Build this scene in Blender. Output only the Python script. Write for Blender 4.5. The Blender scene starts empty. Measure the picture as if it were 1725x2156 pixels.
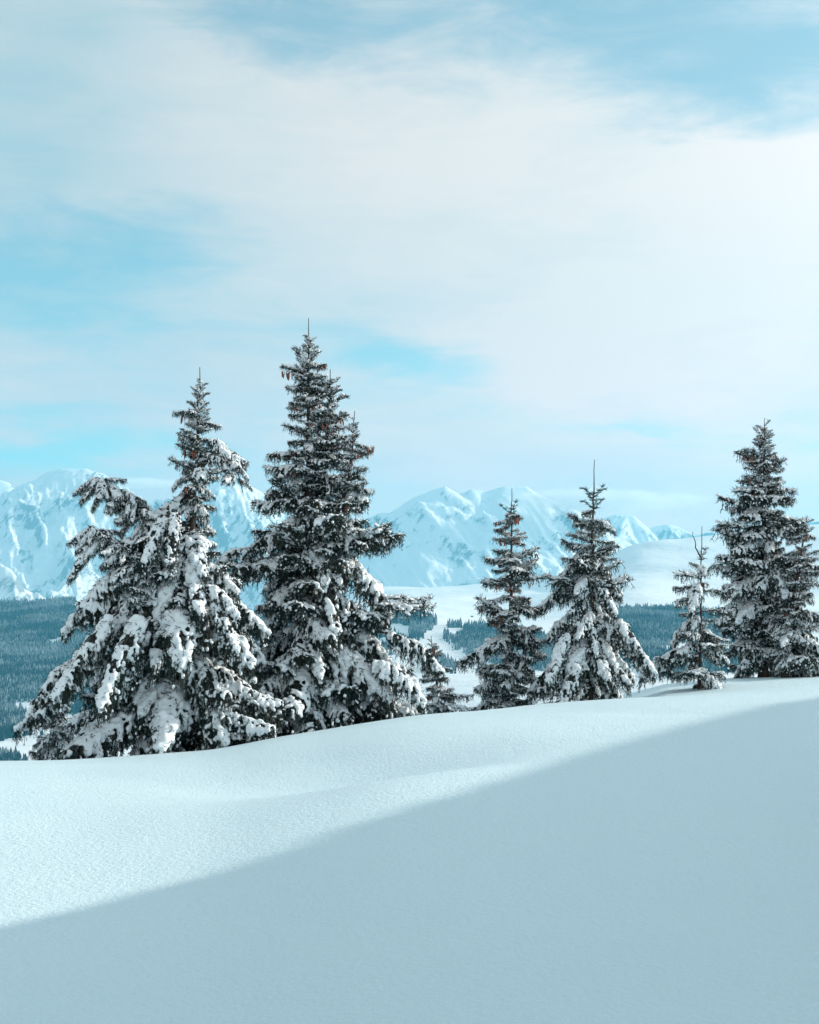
import bpy, math, random
import numpy as np
from mathutils import Vector, Matrix

scene = bpy.context.scene
COL = scene.collection
R = math.radians

# ------------------------------------------------------------------ camera
FPX, CX, HY = 2994.0, 862.5, 1300.0          # focal length, centre and horizon in 1725 x 2156 picture units
cam_d = bpy.data.cameras.new('camera')
cam_d.sensor_fit = 'VERTICAL'; cam_d.sensor_height = 36.0; cam_d.lens = 50.0
cam_d.shift_y = (HY - 1078.0) / 2156.0
cam_d.clip_start = 0.1; cam_d.clip_end = 60000.0
cam = bpy.data.objects.new('camera', cam_d); COL.objects.link(cam)
cam.location = (0, 0, 0); cam.rotation_euler = (R(90), 0, 0)
scene.camera = cam

def W(px, py, Y):
    return Vector(((px - CX) / FPX * Y, Y, (HY - py) / FPX * Y))

# ------------------------------------------------------------------ render / light
SUN_AZ, SUN_EL = R(74.0), R(18.0)           # clockwise from +Y, above the horizon
SUN_DIR = Vector((math.sin(SUN_AZ) * math.cos(SUN_EL), math.cos(SUN_AZ) * math.cos(SUN_EL), math.sin(SUN_EL)))
SUN_STRENGTH = 5.0
SKY_STRENGTH = 0.15
HAZE_DENSITY = 5.6e-5
scene.render.engine = 'CYCLES'
scene.view_settings.view_transform = 'Standard'
scene.view_settings.look = 'None'
scene.view_settings.exposure = 0.31
scene.view_settings.gamma = 1.0
scene.view_settings.use_curve_mapping = False
scene.cycles.use_denoising = True
scene.cycles.max_bounces = 6
scene.cycles.diffuse_bounces = 2
scene.cycles.volume_bounces = 2
scene.cycles.transparent_max_bounces = 8
scene.cycles.volume_step_rate = 1.0
scene.cycles.volume_max_steps = 128

# ------------------------------------------------------------------ node helper
class NT:
    def __init__(self, tree):
        self.t = tree; self.n = tree.nodes; self.l = tree.links
    def add(self, kind, **kw):
        nd = self.n.new(kind)
        for k, v in kw.items(): setattr(nd, k, v)
        return nd
    def put(self, sock, v):
        if isinstance(v, bpy.types.NodeSocket): self.l.new(v, sock)
        else: sock.default_value = v
    def m(self, op, a, b=0.0, c=0.0, clamp=False):
        nd = self.add('ShaderNodeMath', operation=op, use_clamp=clamp)
        self.put(nd.inputs[0], a)
        if len(nd.inputs) > 1: self.put(nd.inputs[1], b)
        if len(nd.inputs) > 2: self.put(nd.inputs[2], c)
        return nd.outputs[0]
    def vm(self, op, a, b=(0, 0, 0), scale=None):
        nd = self.add('ShaderNodeVectorMath', operation=op)
        self.put(nd.inputs[0], a); self.put(nd.inputs[1], b)
        if scale is not None: self.put(nd.inputs['Scale'], scale)
        return nd.outputs['Value'] if op in ('DOT_PRODUCT', 'LENGTH') else nd.outputs[0]
    def noise(self, vec, scale, detail=4.0, rough=0.5, lac=2.0, dist=0.0):
        nd = self.add('ShaderNodeTexNoise')
        if vec is not None: self.l.new(vec, nd.inputs['Vector'])
        nd.inputs['Scale'].default_value = scale; nd.inputs['Detail'].default_value = detail
        nd.inputs['Roughness'].default_value = rough; nd.inputs['Lacunarity'].default_value = lac
        nd.inputs['Distortion'].default_value = dist
        return nd.outputs['Fac'], nd.outputs['Color']
    def ramp(self, fac, lo, hi, a=0.0, b=1.0, smooth=True):
        nd = self.add('ShaderNodeMapRange', interpolation_type='SMOOTHSTEP' if smooth else 'LINEAR')
        self.put(nd.inputs['Value'], fac)
        nd.inputs['From Min'].default_value = lo; nd.inputs['From Max'].default_value = hi
        nd.inputs['To Min'].default_value = a; nd.inputs['To Max'].default_value = b
        return nd.outputs['Result']
    def mix(self, fac, a, b, blend='MIX'):
        nd = self.add('ShaderNodeMix', data_type='RGBA', blend_type=blend)
        self.put(nd.inputs[0], fac)
        for s, v in ((nd.inputs[6], a), (nd.inputs[7], b)):
            if isinstance(v, bpy.types.NodeSocket): self.l.new(v, s)
            else: s.default_value = (*v, 1.0) if len(v) == 3 else v
        return nd.outputs[2]

# ------------------------------------------------------------------ world: Nishita sky with a veil of thin cloud
def build_world():
    w = bpy.data.worlds.new('World'); scene.world = w; w.use_nodes = True
    w.cycles.sampling_method = 'MANUAL'; w.cycles.sample_map_resolution = 512
    nt = NT(w.node_tree); nt.n.clear()
    out = nt.add('ShaderNodeOutputWorld'); bg = nt.add('ShaderNodeBackground')
    nt.l.new(bg.outputs[0], out.inputs[0])
    bg.inputs['Strength'].default_value = SKY_STRENGTH
    sky = nt.add('ShaderNodeTexSky', sky_type='NISHITA')
    sky.sun_disc = False; sky.sun_elevation = SUN_EL; sky.sun_rotation = SUN_AZ
    sky.altitude = 1900; sky.air_density = 1.0; sky.dust_density = 0.6; sky.ozone_density = 1.5
    blue = nt.mix(1.0, sky.outputs[0], SKY_TINT, 'MULTIPLY')
    tc = nt.add('ShaderNodeTexCoord'); d = tc.outputs['Generated']
    sep = nt.add('ShaderNodeSeparateXYZ'); nt.l.new(d, sep.inputs[0])
    az = nt.m('ARCTAN2', sep.outputs[0], sep.outputs[1]); el = nt.m('ARCSINE', sep.outputs[2])
    # broad warp so that cloud edges are ragged; the noise is stretched along the horizon
    flat = nt.vm('MULTIPLY', d, (1.0, 1.0, 2.6))
    _, wc = nt.noise(flat, 6.0, 5.0, 0.55)
    ws = nt.add('ShaderNodeSeparateColor'); nt.l.new(wc, ws.inputs[0])
    azw = nt.m('MULTIPLY_ADD', nt.m('SUBTRACT', ws.outputs[0], 0.5), 0.13, az)
    elw = nt.m('MULTIPLY_ADD', nt.m('SUBTRACT', ws.outputs[1], 0.5), 0.075, el)
    cxyz = nt.add('ShaderNodeCombineXYZ'); nt.l.new(azw, cxyz.inputs[0]); nt.l.new(elw, cxyz.inputs[1])
    def blob(acc, px, py, rx, ry, amp, rot=0.0):
        a0 = math.atan((px - CX) / FPX); e0 = math.atan((HY - py) / FPX * math.cos(a0))
        mp = nt.add('ShaderNodeMapping', vector_type='TEXTURE'); nt.l.new(cxyz.outputs[0], mp.inputs['Vector'])
        mp.inputs['Location'].default_value = (a0, e0, 0); mp.inputs['Rotation'].default_value = (0, 0, R(rot))
        mp.inputs['Scale'].default_value = (2.3 * rx / FPX, 2.3 * ry / FPX, 1)
        g = nt.add('ShaderNodeTexGradient', gradient_type='QUADRATIC_SPHERE'); nt.l.new(mp.outputs[0], g.inputs[0])
        return nt.m('MULTIPLY_ADD', g.outputs['Fac'], amp, acc)
    n1, _ = nt.noise(flat, 3.0, 6.0, 0.55)
    cov = nt.m('MULTIPLY_ADD', nt.m('SUBTRACT', n1, 0.5), 0.9, 0.74)
    streak, _ = nt.noise(nt.vm('MULTIPLY', d, (1.0, 1.0, 4.0)), 11.0, 9.0, 0.66, 2.0, 0.6)
    cov = nt.m('MULTIPLY_ADD', nt.m('SUBTRACT', streak, 0.5), 0.85, cov)
    cov = nt.m('SUBTRACT', cov, nt.ramp(el, 0.38, 1.2, 0.0, 0.26))      # the cloud thins out towards the zenith
    for b in CLOUD_BLOBS: cov = blob(cov, *b)
    cov = nt.ramp(cov, 0.12, 0.84, 0.34, 1.0)
    n2, _ = nt.noise(flat, 4.5, 5.0, 0.5)
    br = nt.m('MULTIPLY_ADD', nt.m('SUBTRACT', n2, 0.5), 0.8, 0.50)
    br = nt.m('MULTIPLY_ADD', nt.m('SUBTRACT', streak, 0.5), 0.7, br)
    for b in BRIGHT_BLOBS: br = blob(br, *b)
    br = nt.m('MULTIPLY', br, 1.0, clamp=True)
    cloud = nt.mix(br, tuple(c / SKY_STRENGTH for c in CLOUD_GREY), tuple(c / SKY_STRENGTH for c in CLOUD_WHITE))
    # cloud scatters sunlight forward: it is brighter towards the sun
    near = nt.m('MAXIMUM', nt.vm('DOT_PRODUCT', d, tuple(SUN_DIR)), 0.0)
    gain = nt.m('MULTIPLY_ADD', nt.m('POWER', near, 3.0), 1.7, 1.0)
    cloud = nt.vm('SCALE', cloud, (0, 0, 0), gain)
    cloud = nt.mix(nt.ramp(el, 0.0, 0.24, 1.0, 0.0), cloud, nt.vm('MULTIPLY', cloud, (1.62, 1.15, 1.02)))   # low cloud is lit warm
    nt.l.new(nt.mix(cov, blue, cloud), bg.inputs['Color'])

SKY_TINT = (0.62, 1.12, 0.93)
CLOUD_GREY = (0.37, 0.475, 0.52)
CLOUD_WHITE = (0.690, 0.622, 0.585)
# px, py, rx, ry, amount, turn: where cloud thickens (+) or opens to blue (-)
CLOUD_BLOBS = [
    (150, 150, 420, 300, 0.35, 0), (560, 40, 330, 120, -0.75, -12), (1150, 30, 420, 110, -0.30, 0),
    (1560, 190, 330, 130, -0.62, -14), (1700, 60, 280, 120, -0.3, 0), (950, 340, 620, 170, 0.45, -8),
    (1600, 420, 330, 130, 0.45, 0), (40, 570, 300, 90, -0.75, 0), (300, 500, 220, 70, -0.35, 0),
    (880, 770, 210, 65, -0.85, -10), (1290, 905, 230, 28, -0.55, -3), (110, 930, 260, 34, -0.75, 0),
    (1500, 700, 520, 260, 0.35, 0), (1680, 960, 120, 40, -0.35, 0), (400, 700, 300, 70, -0.2, 0),
    (1000, 960, 520, 60, 0.2, 0), (1660, 345, 240, 60, 0.45, 4), (1180, 250, 260, 60, 0.25, -22)]
BRIGHT_BLOBS = [(900, 330, 480, 150, 0.5, 0), (1500, 520, 520, 250, 0.5, 0), (1300, 800, 520, 160, 0.3, 0),
                (1640, 350, 230, 70, 0.5, 0), (40, 330, 300, 260, -0.45, 0), (150, 60, 260, 160, -0.28, 0)]
build_world()

sun_d = bpy.data.lights.new('sun', 'SUN'); sun_d.energy = SUN_STRENGTH; sun_d.angle = R(0.53)
sun_d.color = (1.0, 0.87, 0.74)
sun = bpy.data.objects.new('sun', sun_d); COL.objects.link(sun)
sun.rotation_euler = SUN_DIR.to_track_quat('Z', 'Y').to_euler()

# ------------------------------------------------------------------ small helpers
def tag(o, label=None, cat=None, group=None, kind=None):
    if label: o['label'] = label
    if cat: o['category'] = cat
    if group: o['group'] = group
    if kind: o['kind'] = kind
    return o

def np_mesh(name, verts, tris, mats, mat_idx=None, smooth=False):
    verts = np.asarray(verts, np.float32); tris = np.asarray(tris, np.int32)
    k = tris.shape[1]
    me = bpy.data.meshes.new(name)
    me.vertices.add(len(verts)); me.vertices.foreach_set('co', verts.ravel())
    me.loops.add(tris.size); me.loops.foreach_set('vertex_index', tris.ravel())
    me.polygons.add(len(tris))
    me.polygons.foreach_set('loop_start', np.arange(0, tris.size, k, dtype=np.int32))
    me.polygons.foreach_set('loop_total', np.full(len(tris), k, np.int32))
    if mat_idx is not None: me.polygons.foreach_set('material_index', np.asarray(mat_idx, np.int32))
    me.polygons.foreach_set('use_smooth', np.full(len(tris), smooth))
    for m in mats: me.materials.append(m)
    me.update(calc_edges=True)
    return me

def link(name, data, parent=None):
    o = bpy.data.objects.new(name, data); COL.objects.link(o)
    if parent: o.parent = parent
    return o

def _hash(ix, iy, seed):
    h = (ix.astype(np.int64) * 374761393 + iy.astype(np.int64) * 668265263 + seed * 1442695041) & 0x7fffffff
    h = ((h ^ (h >> 13)) * 1274126177) & 0x7fffffff
    h = h ^ (h >> 16)
    return (h & 0xffff) / 65535.0

def vnoise(x, y, seed=0):
    x = np.asarray(x, float); y = np.asarray(y, float)
    ix, iy = np.floor(x), np.floor(y); fx, fy = x - ix, y - iy
    fx = fx * fx * fx * (fx * (fx * 6 - 15) + 10); fy = fy * fy * fy * (fy * (fy * 6 - 15) + 10)
    a, b = _hash(ix, iy, seed), _hash(ix + 1, iy, seed)
    c, d = _hash(ix, iy + 1, seed), _hash(ix + 1, iy + 1, seed)
    return (a + (b - a) * fx) * (1 - fy) + (c + (d - c) * fx) * fy

def fbm(x, y, octs=5, seed=0, gain=0.5, ridged=False):
    s, a, t = 0.0, 1.0, 0.0
    for o in range(octs):
        n = vnoise(x * 2 ** o + 17.3 * o, y * 2 ** o - 9.1 * o, seed + o)
        if ridged: n = 1 - np.abs(2 * n - 1)
        s = s + a * n; t += a; a *= gain
    return s / t

def grid_faces(nr, nc):
    i = np.arange(nr * nc).reshape(nr, nc)
    return np.stack([i[:-1, :-1], i[:-1, 1:], i[1:, 1:], i[1:, :-1]], -1).reshape(-1, 4)

# ------------------------------------------------------------------ materials
def principled(name):
    m = bpy.data.materials.new(name); m.use_nodes = True
    nt = NT(m.node_tree); b = nt.n['Principled BSDF']
    return m, nt, b

def mat_ground_snow():
    m, nt, b = principled('ground_snow')
    tc = nt.add('ShaderNodeTexCoord'); p = tc.outputs['Object']
    a, _ = nt.noise(p, 0.6, 3.0)
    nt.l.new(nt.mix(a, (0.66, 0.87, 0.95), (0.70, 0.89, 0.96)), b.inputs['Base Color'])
    b.inputs['Roughness'].default_value = 0.55
    b.inputs['Specular IOR Level'].default_value = 0.25
    f1, _ = nt.noise(nt.vm('MULTIPLY', p, (0.8, 1.0, 1.0)), 30.0, 5.0, 0.7)
    f2, _ = nt.noise(p, 5.0, 3.0, 0.6)
    h = nt.m('ADD', nt.m('MULTIPLY', f1, 0.023), nt.m('MULTIPLY', f2, 0.012))
    bump = nt.add('ShaderNodeBump'); bump.inputs['Strength'].default_value = 1.0; bump.inputs['Distance'].default_value = 1.0
    nt.l.new(h, bump.inputs['Height']); nt.l.new(bump.outputs[0], b.inputs['Normal'])
    return m

def mat_tree_snow():
    m, nt, b = principled('branch_snow')
    tc = nt.add('ShaderNodeTexCoord'); p = tc.outputs['Object']
    b.inputs['Base Color'].default_value = (0.80, 0.88, 0.92, 1)
    b.inputs['Roughness'].default_value = 0.6
    b.inputs['Specular IOR Level'].default_value = 0.2
    f1, _ = nt.noise(p, 38.0, 4.0, 0.6)
    bump = nt.add('ShaderNodeBump'); bump.inputs['Strength'].default_value = 0.5; bump.inputs['Distance'].default_value = 0.012
    nt.l.new(f1, bump.inputs['Height']); nt.l.new(bump.outputs[0], b.inputs['Normal'])
    return m

def mat_needles():
    m, nt, b = principled('spruce_needles')
    oi = nt.add('ShaderNodeObjectInfo'); tc = nt.add('ShaderNodeTexCoord')
    n, _ = nt.noise(tc.outputs['Object'], 6.0, 3.0, 0.6)
    n = nt.ramp(n, 0.35, 0.68)
    green = nt.mix(oi.outputs['Random'], (0.010, 0.031, 0.031), (0.022, 0.043, 0.034))
    brown = (0.065, 0.042, 0.026)
    k = nt.m('MULTIPLY', n, nt.m('MULTIPLY_ADD', oi.outputs['Random'], 0.28, 0.0))
    nt.l.new(nt.mix(k, green, brown), b.inputs['Base Color'])
    b.inputs['Roughness'].default_value = 0.65; b.inputs['Specular IOR Level'].default_value = 0.3
    return m

def mat_bark():
    m, nt, b = principled('spruce_bark')
    tc = nt.add('ShaderNodeTexCoord')
    n, _ = nt.noise(nt.vm('MULTIPLY', tc.outputs['Object'], (1, 1, 0.35)), 22.0, 4.0, 0.6)
    nt.l.new(nt.mix(n, (0.035, 0.026, 0.021), (0.11, 0.080, 0.062)), b.inputs['Base Color'])
    b.inputs['Roughness'].default_value = 0.85
    bump = nt.add('ShaderNodeBump'); bump.inputs['Distance'].default_value = 0.02
    nt.l.new(n, bump.inputs['Height']); nt.l.new(bump.outputs[0], b.inputs['Normal'])
    return m

def mat_plain(name, col, rough=0.7, scale=30.0, var=0.3):
    m, nt, b = principled(name)
    tc = nt.add('ShaderNodeTexCoord'); n, _ = nt.noise(tc.outputs['Object'], scale, 3.0)
    nt.l.new(nt.mix(n, tuple(c * (1 - var) for c in col), tuple(min(1, c * (1 + var)) for c in col)), b.inputs['Base Color'])
    b.inputs['Roughness'].default_value = rough
    return m

def mat_far_forest():
    m, nt, b = principled('far_forest')
    geo = nt.add('ShaderNodeNewGeometry'); p = geo.outputs['Position']
    n1, _ = nt.noise(nt.vm('MULTIPLY', p, (1, 1, 0.45)), 0.16, 3.0, 0.7)
    n2, _ = nt.noise(p, 0.006, 3.0, 0.5)
    k = nt.ramp(nt.m('ADD', n1, nt.m('MULTIPLY', n2, 0.9)), 0.86, 1.10)
    nt.l.new(nt.mix(nt.m('MULTIPLY', k, 0.38), (0.006, 0.024, 0.032), (0.56, 0.66, 0.72)), b.inputs['Base Color'])
    b.inputs['Roughness'].default_value = 0.9
    b.inputs['Specular IOR Level'].default_value = 0.0
    return m

def mat_far_snow():
    m, nt, b = principled('far_snowfield')
    geo = nt.add('ShaderNodeNewGeometry'); p = geo.outputs['Position']
    n, _ = nt.noise(p, 0.004, 5.0, 0.6)
    n3, _ = nt.noise(p, 0.02, 4.0, 0.6)
    nt.l.new(nt.mix(n, (0.80, 0.85, 0.87), (0.88, 0.90, 0.91)), b.inputs['Base Color'])
    b.inputs['Roughness'].default_value = 0.7; b.inputs['Specular IOR Level'].default_value = 0.1
    bump = nt.add('ShaderNodeBump'); bump.inputs['Distance'].default_value = 8.0; bump.inputs['Strength'].default_value = 0.6
    nt.l.new(n3, bump.inputs['Height']); nt.l.new(bump.outputs[0], b.inputs['Normal'])
    return m

def mat_mountain():
    m, nt, b = principled('mountain_rock_and_snow')
    geo = nt.add('ShaderNodeNewGeometry'); p = geo.outputs['Position']
    sp = nt.add('ShaderNodeSeparateXYZ'); nt.l.new(geo.outputs['Normal'], sp.inputs[0])
    px_ = nt.add('ShaderNodeSeparateXYZ'); nt.l.new(p, px_.inputs[0])
    cb = nt.add('ShaderNodeCombineXYZ')              # streaks that run down the faces
    nt.l.new(nt.m('MULTIPLY_ADD', px_.outputs[2], -0.55, px_.outputs[0]), cb.inputs[0])
    nt.l.new(nt.m('MULTIPLY', px_.outputs[1], 0.25), cb.inputs[1]); nt.l.new(nt.m('MULTIPLY', px_.outputs[2], 0.22), cb.inputs[2])
    n1, _ = nt.noise(p, 0.012, 10.0, 0.74)
    n2, _ = nt.noise(cb.outputs[0], 0.017, 10.0, 0.74)
    n0, _ = nt.noise(p, 0.0019, 3.0, 0.5)
    steep = nt.m('SUBTRACT', 0.74, sp.outputs[2])
    k = nt.m('ADD', nt.m('MULTIPLY', steep, 1.1), nt.m('ADD', nt.m('MULTIPLY', nt.m('SUBTRACT', n1, 0.5), 1.3),
             nt.m('ADD', nt.m('MULTIPLY', nt.m('SUBTRACT', n2, 0.5), 2.2), nt.m('MULTIPLY', nt.m('SUBTRACT', n0, 0.5), 2.0))))
    k = nt.m('MULTIPLY', nt.ramp(k, 0.05, 0.38), 0.78)
    nt.l.new(nt.mix(k, (0.86, 0.89, 0.90), (0.10, 0.12, 0.13)), b.inputs['Base Color'])
    b.inputs['Roughness'].default_value = 0.8; b.inputs['Specular IOR Level'].default_value = 0.1
    bump = nt.add('ShaderNodeBump'); bump.inputs['Distance'].default_value = 18.0; bump.inputs['Strength'].default_value = 0.6
    nt.l.new(nt.m('ADD', n1, nt.m('MULTIPLY', n2, 0.5)), bump.inputs['Height']); nt.l.new(bump.outputs[0], b.inputs['Normal'])
    return m

M_GROUND = mat_ground_snow(); M_SNOW = mat_tree_snow(); M_NEEDLE = mat_needles(); M_BARK = mat_bark()
M_TWIG = mat_plain('spruce_twig', (0.030, 0.024, 0.020), 0.8, 40.0)
M_CONE = mat_plain('spruce_cone', (0.22, 0.075, 0.045), 0.6, 60.0)
M_FFOREST = mat_far_forest(); M_FSNOW = mat_far_snow(); M_MOUNT = mat_mountain()
M_STEEL = mat_plain('lift_steel', (0.10, 0.11, 0.12), 0.5, 0.5)
M_WOOD = mat_plain('hut_wood', (0.09, 0.05, 0.03), 0.8, 0.8)

# ------------------------------------------------------------------ near ground
CREST_PX = np.array([-1500, -300, 0, 170, 330, 353, 470, 579, 640, 800, 950, 1100, 1250, 1400, 1600, 1725, 2000, 3200], float)
CREST_PY = np.array([1640, 1614, 1603, 1600, 1590, 1588, 1577, 1553, 1545, 1518, 1500, 1487, 1478, 1469, 1456, 1449, 1436, 1400], float)
RISE_PX = np.array([-3000, 600, 1000, 1240, 1400, 1530, 1725, 2200, 3200], float)
RISE_PY = np.array([2000, 1700, 1560, 1481, 1440, 1428, 1421, 1405, 1380], float)
NEAR_H = 3.2
def tent(x, y, poly, slope, soft=0.0):
    best = np.full(np.shape(x), -1e9)
    for (ax, ay, az), (bx, by, bz) in zip(poly[:-1], poly[1:]):
        dx, dy = bx - ax, by - ay; L2 = dx * dx + dy * dy
        t = np.clip(((x - ax) * dx + (y - ay) * dy) / L2, 0, 1)
        d = np.sqrt((x - ax - t * dx) ** 2 + (y - ay - t * dy) ** 2)
        d = np.sqrt(d * d + soft * soft) - soft
        best = np.maximum(best, az + (bz - az) * t - slope * d)
    return best

def smax(a, b, k):
    h = np.clip(0.5 + 0.5 * (a - b) / k, 0, 1)
    return b + (a - b) * h + k * h * (1 - h)

BANK = None
HOLLOWS = []
def ground_z(x, y):
    x = np.asarray(x, float); y = np.asarray(y, float)
    yy = np.maximum(y, 5.0)
    px = CX + FPX * x / yy
    s = (np.interp(px, CREST_PX, CREST_PY) - HY) / FPX
    for o in (-60, -30, 30, 60): s = s + (np.interp(px + o, CREST_PX, CREST_PY) - HY) / FPX
    s = s / 5
    yc = 20.0 + 5.0 * np.clip(px / 1725, -0.5, 1.6)
    t = y / yc
    z = -s * y - NEAR_H * (1 - t) ** 2
    # soft rolls and hollows
    for hx, hy, rx, ry, dep, tw in HOLLOWS:
        z = z - dep * np.exp(-(((x - hx) + tw * (y - hy)) / rx) ** 2 - ((y - hy - tw * (x - hx)) / ry) ** 2)
    z = z + 0.16 * (fbm(x * 0.16 + 5, y * 0.16, 3, 3) - 0.5) + 0.05 * (fbm(x * 0.6, y * 0.6, 2, 9) - 0.5)
    s2 = (np.interp(px, RISE_PX, RISE_PY) - HY) / FPX
    z2 = -s2 * y - 9.0 * (1 - y / 33.0) ** 2
    z = smax(z, z2, 0.12)
    if BANK is not None: z = smax(z, tent(x, y, BANK, 0.92, 0.7), 0.4)
    over = np.maximum(y - (36.0 + 3.0 * np.clip(px / 1725, -1, 2)), 0)
    z = z - 0.035 * over ** 2
    z = z + 0.42 * np.maximum(1.5 - y, 0) ** 1.15  # unseen slope raised behind the camera to cut sky light on the foreground
    over = np.maximum(-x - 14.0, 0)
    z = z - 0.02 * over ** 2
    return z

def gz(x, y): return float(ground_z(np.array([x]), np.array([y]))[0])

def on_ground(px, py):
    Y = np.linspace(5.2, 40, 3000); k = (px - CX) / FPX
    d = ground_z(k * Y, Y) - (HY - py) / FPX * Y
    hit = np.nonzero(d > 0)[0]
    y = float(Y[hit[0]]) if len(hit) else 20.0
    return k * y, y, (HY - py) / FPX * y

for _px, _py, _rx, _ry, _dep in ((640, 1628, 1.5, 1.5, 0.20), (940, 1600, 1.5, 0.9, 0.10), (300, 1700, 2.4, 1.4, -0.05), (860, 1660, 1.6, 0.9, -0.10)):
    _x, _y, _z = on_ground(_px, _py)
    HOLLOWS.append((_x, _y, _rx, _ry, _dep, 0.35))
# skyline of the bank beyond the right edge of the picture; its shadow falls across the foreground
EDGE = [(-130, 2004, 11.0), (0, 1972, 11.3), (250, 1908, 12.3), (500, 1840, 13.4), (680, 1772, 14.8), (850, 1716, 16.0), (1000, 1670, 17.5), (1200, 1602, 19.5), (1400, 1545, 22.0), (1600, 1494, 24.5), (1760, 1468, 26.0)]
def make_bank():
    pts = []
    for px, py, D in EDGE:
        x, y, z = on_ground(px, py)
        pts.append((x + D * math.sin(SUN_AZ), y + D * math.cos(SUN_AZ), z + D * math.tan(SUN_EL)))
    a, b = pts[0], pts[-1]
    return [(a[0] + 1.5, a[1] - 16, a[2] + 0.3)] + pts + [(b[0] + 4, b[1] + 1.6, b[2] - 1.6), (b[0] + 12, b[1] + 5.0, b[2] - 5.5)]
BANK = make_bank()

def build_ground():
    xs = np.concatenate([np.linspace(-42, -12, 60, endpoint=False), np.linspace(-12, 14, 170, endpoint=False), np.linspace(14, 60, 90)])
    ys = np.concatenate([np.linspace(-20, 3, 30, endpoint=False), np.linspace(3, 30, 210, endpoint=False), np.linspace(30, 62, 80)])
    X, Y = np.meshgrid(xs, ys)
    Z = ground_z(X, Y)
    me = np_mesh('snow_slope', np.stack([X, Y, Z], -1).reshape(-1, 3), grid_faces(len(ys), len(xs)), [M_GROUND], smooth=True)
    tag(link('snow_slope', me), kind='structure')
build_ground()

# ------------------------------------------------------------------ valley and far slopes
# for each picture column: (distance, picture height of the bare terrain there)
VCOLS = {
    -900: [(60, 2300), (400, 1980), (1200, 1760), (2200, 1640), (3000, 1540), (3900, 1440), (4900, 1330), (5600, 1290), (7000, 1340), (9500, 1400)],
    0:    [(60, 2300), (400, 1980), (1200, 1760), (2200, 1620), (3000, 1515), (3900, 1415), (4900, 1320), (5600, 1276), (7000, 1330), (9500, 1390)],
    180:  [(60, 2300), (400, 1980), (1200, 1760), (2200, 1610), (3000, 1510), (3900, 1410), (4900, 1316), (5600, 1268), (7000, 1330), (9500, 1390)],
    560:  [(60, 2300), (400, 1980), (1200, 1760), (2200, 1590), (3000, 1480), (3900, 1390), (4900, 1310), (5600, 1290), (7000, 1320), (9500, 1330)],
    790:  [(60, 2300), (400, 1980), (1200, 1750), (2200, 1560), (2900, 1470), (3600, 1395), (4300, 1310), (4700, 1292), (6000, 1285), (7600, 1245), (9500, 1240)],
    870:  [(60, 2300), (400, 1980), (1200, 1750), (2200, 1550), (2900, 1460), (3600, 1390), (4100, 1330), (4500, 1300), (5800, 1285), (7600, 1243), (9500, 1240)],
    945:  [(60, 2300), (400, 1980), (1200, 1750), (2200, 1540), (2900, 1450), (3500, 1405), (3900, 1350), (4300, 1311), (5600, 1292), (7600, 1240), (9500, 1240)],
    1060: [(60, 2300), (400, 1980), (1200, 1740), (2200, 1530), (2900, 1440), (3500, 1395), (3900, 1350), (4300, 1320), (5600, 1300), (7600, 1238), (9500, 1235)],
    1200: [(60, 2300), (400, 1980), (1200, 1730), (2200, 1510), (2900, 1430), (3500, 1385), (4000, 1345), (4600, 1310), (5600, 1280), (7600, 1225), (9500, 1225)],
    1330: [(60, 2300), (400, 1960), (1200, 1700), (2200, 1480), (2900, 1410), (3500, 1370), (4000, 1320), (4700, 1285), (5200, 1262), (6400, 1225), (7600, 1142), (8200, 1150), (9500, 1220)],
    1450: [(60, 2300), (400, 1960), (1200, 1690), (2200, 1470), (2900, 1400), (3500, 1352), (4000, 1325), (4700, 1288), (5200, 1275), (6400, 1222), (7600, 1127), (8200, 1140), (9500, 1210)],
    1600: [(60, 2300), (400, 1960), (1200, 1690), (2200, 1470), (2900, 1400), (3500, 1350), (4000, 1325), (4700, 1290), (5200, 1278), (6400, 1215), (7600, 1114), (8200, 1130), (9500, 1200)],
    1750: [(60, 2300), (400, 1960), (1200, 1690), (2200, 1470), (2900, 1400), (3500, 1350), (4000, 1325), (4700, 1290), (5200, 1275), (6400, 1205), (7600, 1105), (8200, 1125), (9500, 1200)],
    2700: [(60, 2300), (400, 1960), (1200, 1690), (2200, 1470), (2900, 1400), (3500, 1350), (4000, 1325), (4700, 1290), (5200, 1270), (6400, 1200), (7600, 1110), (8200, 1125), (9500, 1200)],
}
_vk = np.array(sorted(VCOLS), float)
VY = np.concatenate([np.geomspace(60, 2000, 26, endpoint=False), np.linspace(2000, 9500, 190)])
_vt = np.stack([np.interp(VY, [p[0] for p in VCOLS[int(k)]], [p[1] for p in VCOLS[int(k)]]) for k in _vk], 1)
_ker = np.ones(7) / 7
_vt = np.stack([np.convolve(np.pad(_vt[:, j], 3, 'edge'), _ker, 'valid') for j in range(_vt.shape[1])], 1)
VPX = np.concatenate([np.linspace(-900, -60, 22, endpoint=False), np.linspace(-60, 1800, 300, endpoint=False), np.linspace(1800, 2700, 20)])
_h = np.stack([np.interp(VPX, _vk, _vt[i]) for i in range(len(VY))], 0)
_ker2 = np.hanning(27); _ker2 /= _ker2.sum()
_h = np.stack([np.convolve(np.pad(_h[i], 13, 'edge'), _ker2, 'valid') for i in range(len(VY))], 0)
VX_W = (VPX[None, :] - CX) / FPX * VY[:, None]
VZ_W = (HY - _h) / FPX * VY[:, None]
VZ_W += np.clip(VY / 2500, 0, 1)[:, None] * 26 * (fbm(VX_W / 420, VY[:, None] / 520 + 0 * VX_W, 4, 21) - 0.5)

VZ_W += np.clip((VY - 4900) / 900, 0, 1)[:, None] * 110 * (fbm(VX_W / 1100 + 3.7, VY[:, None] / 900 + 0 * VX_W, 4, 63) - 0.45)

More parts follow.
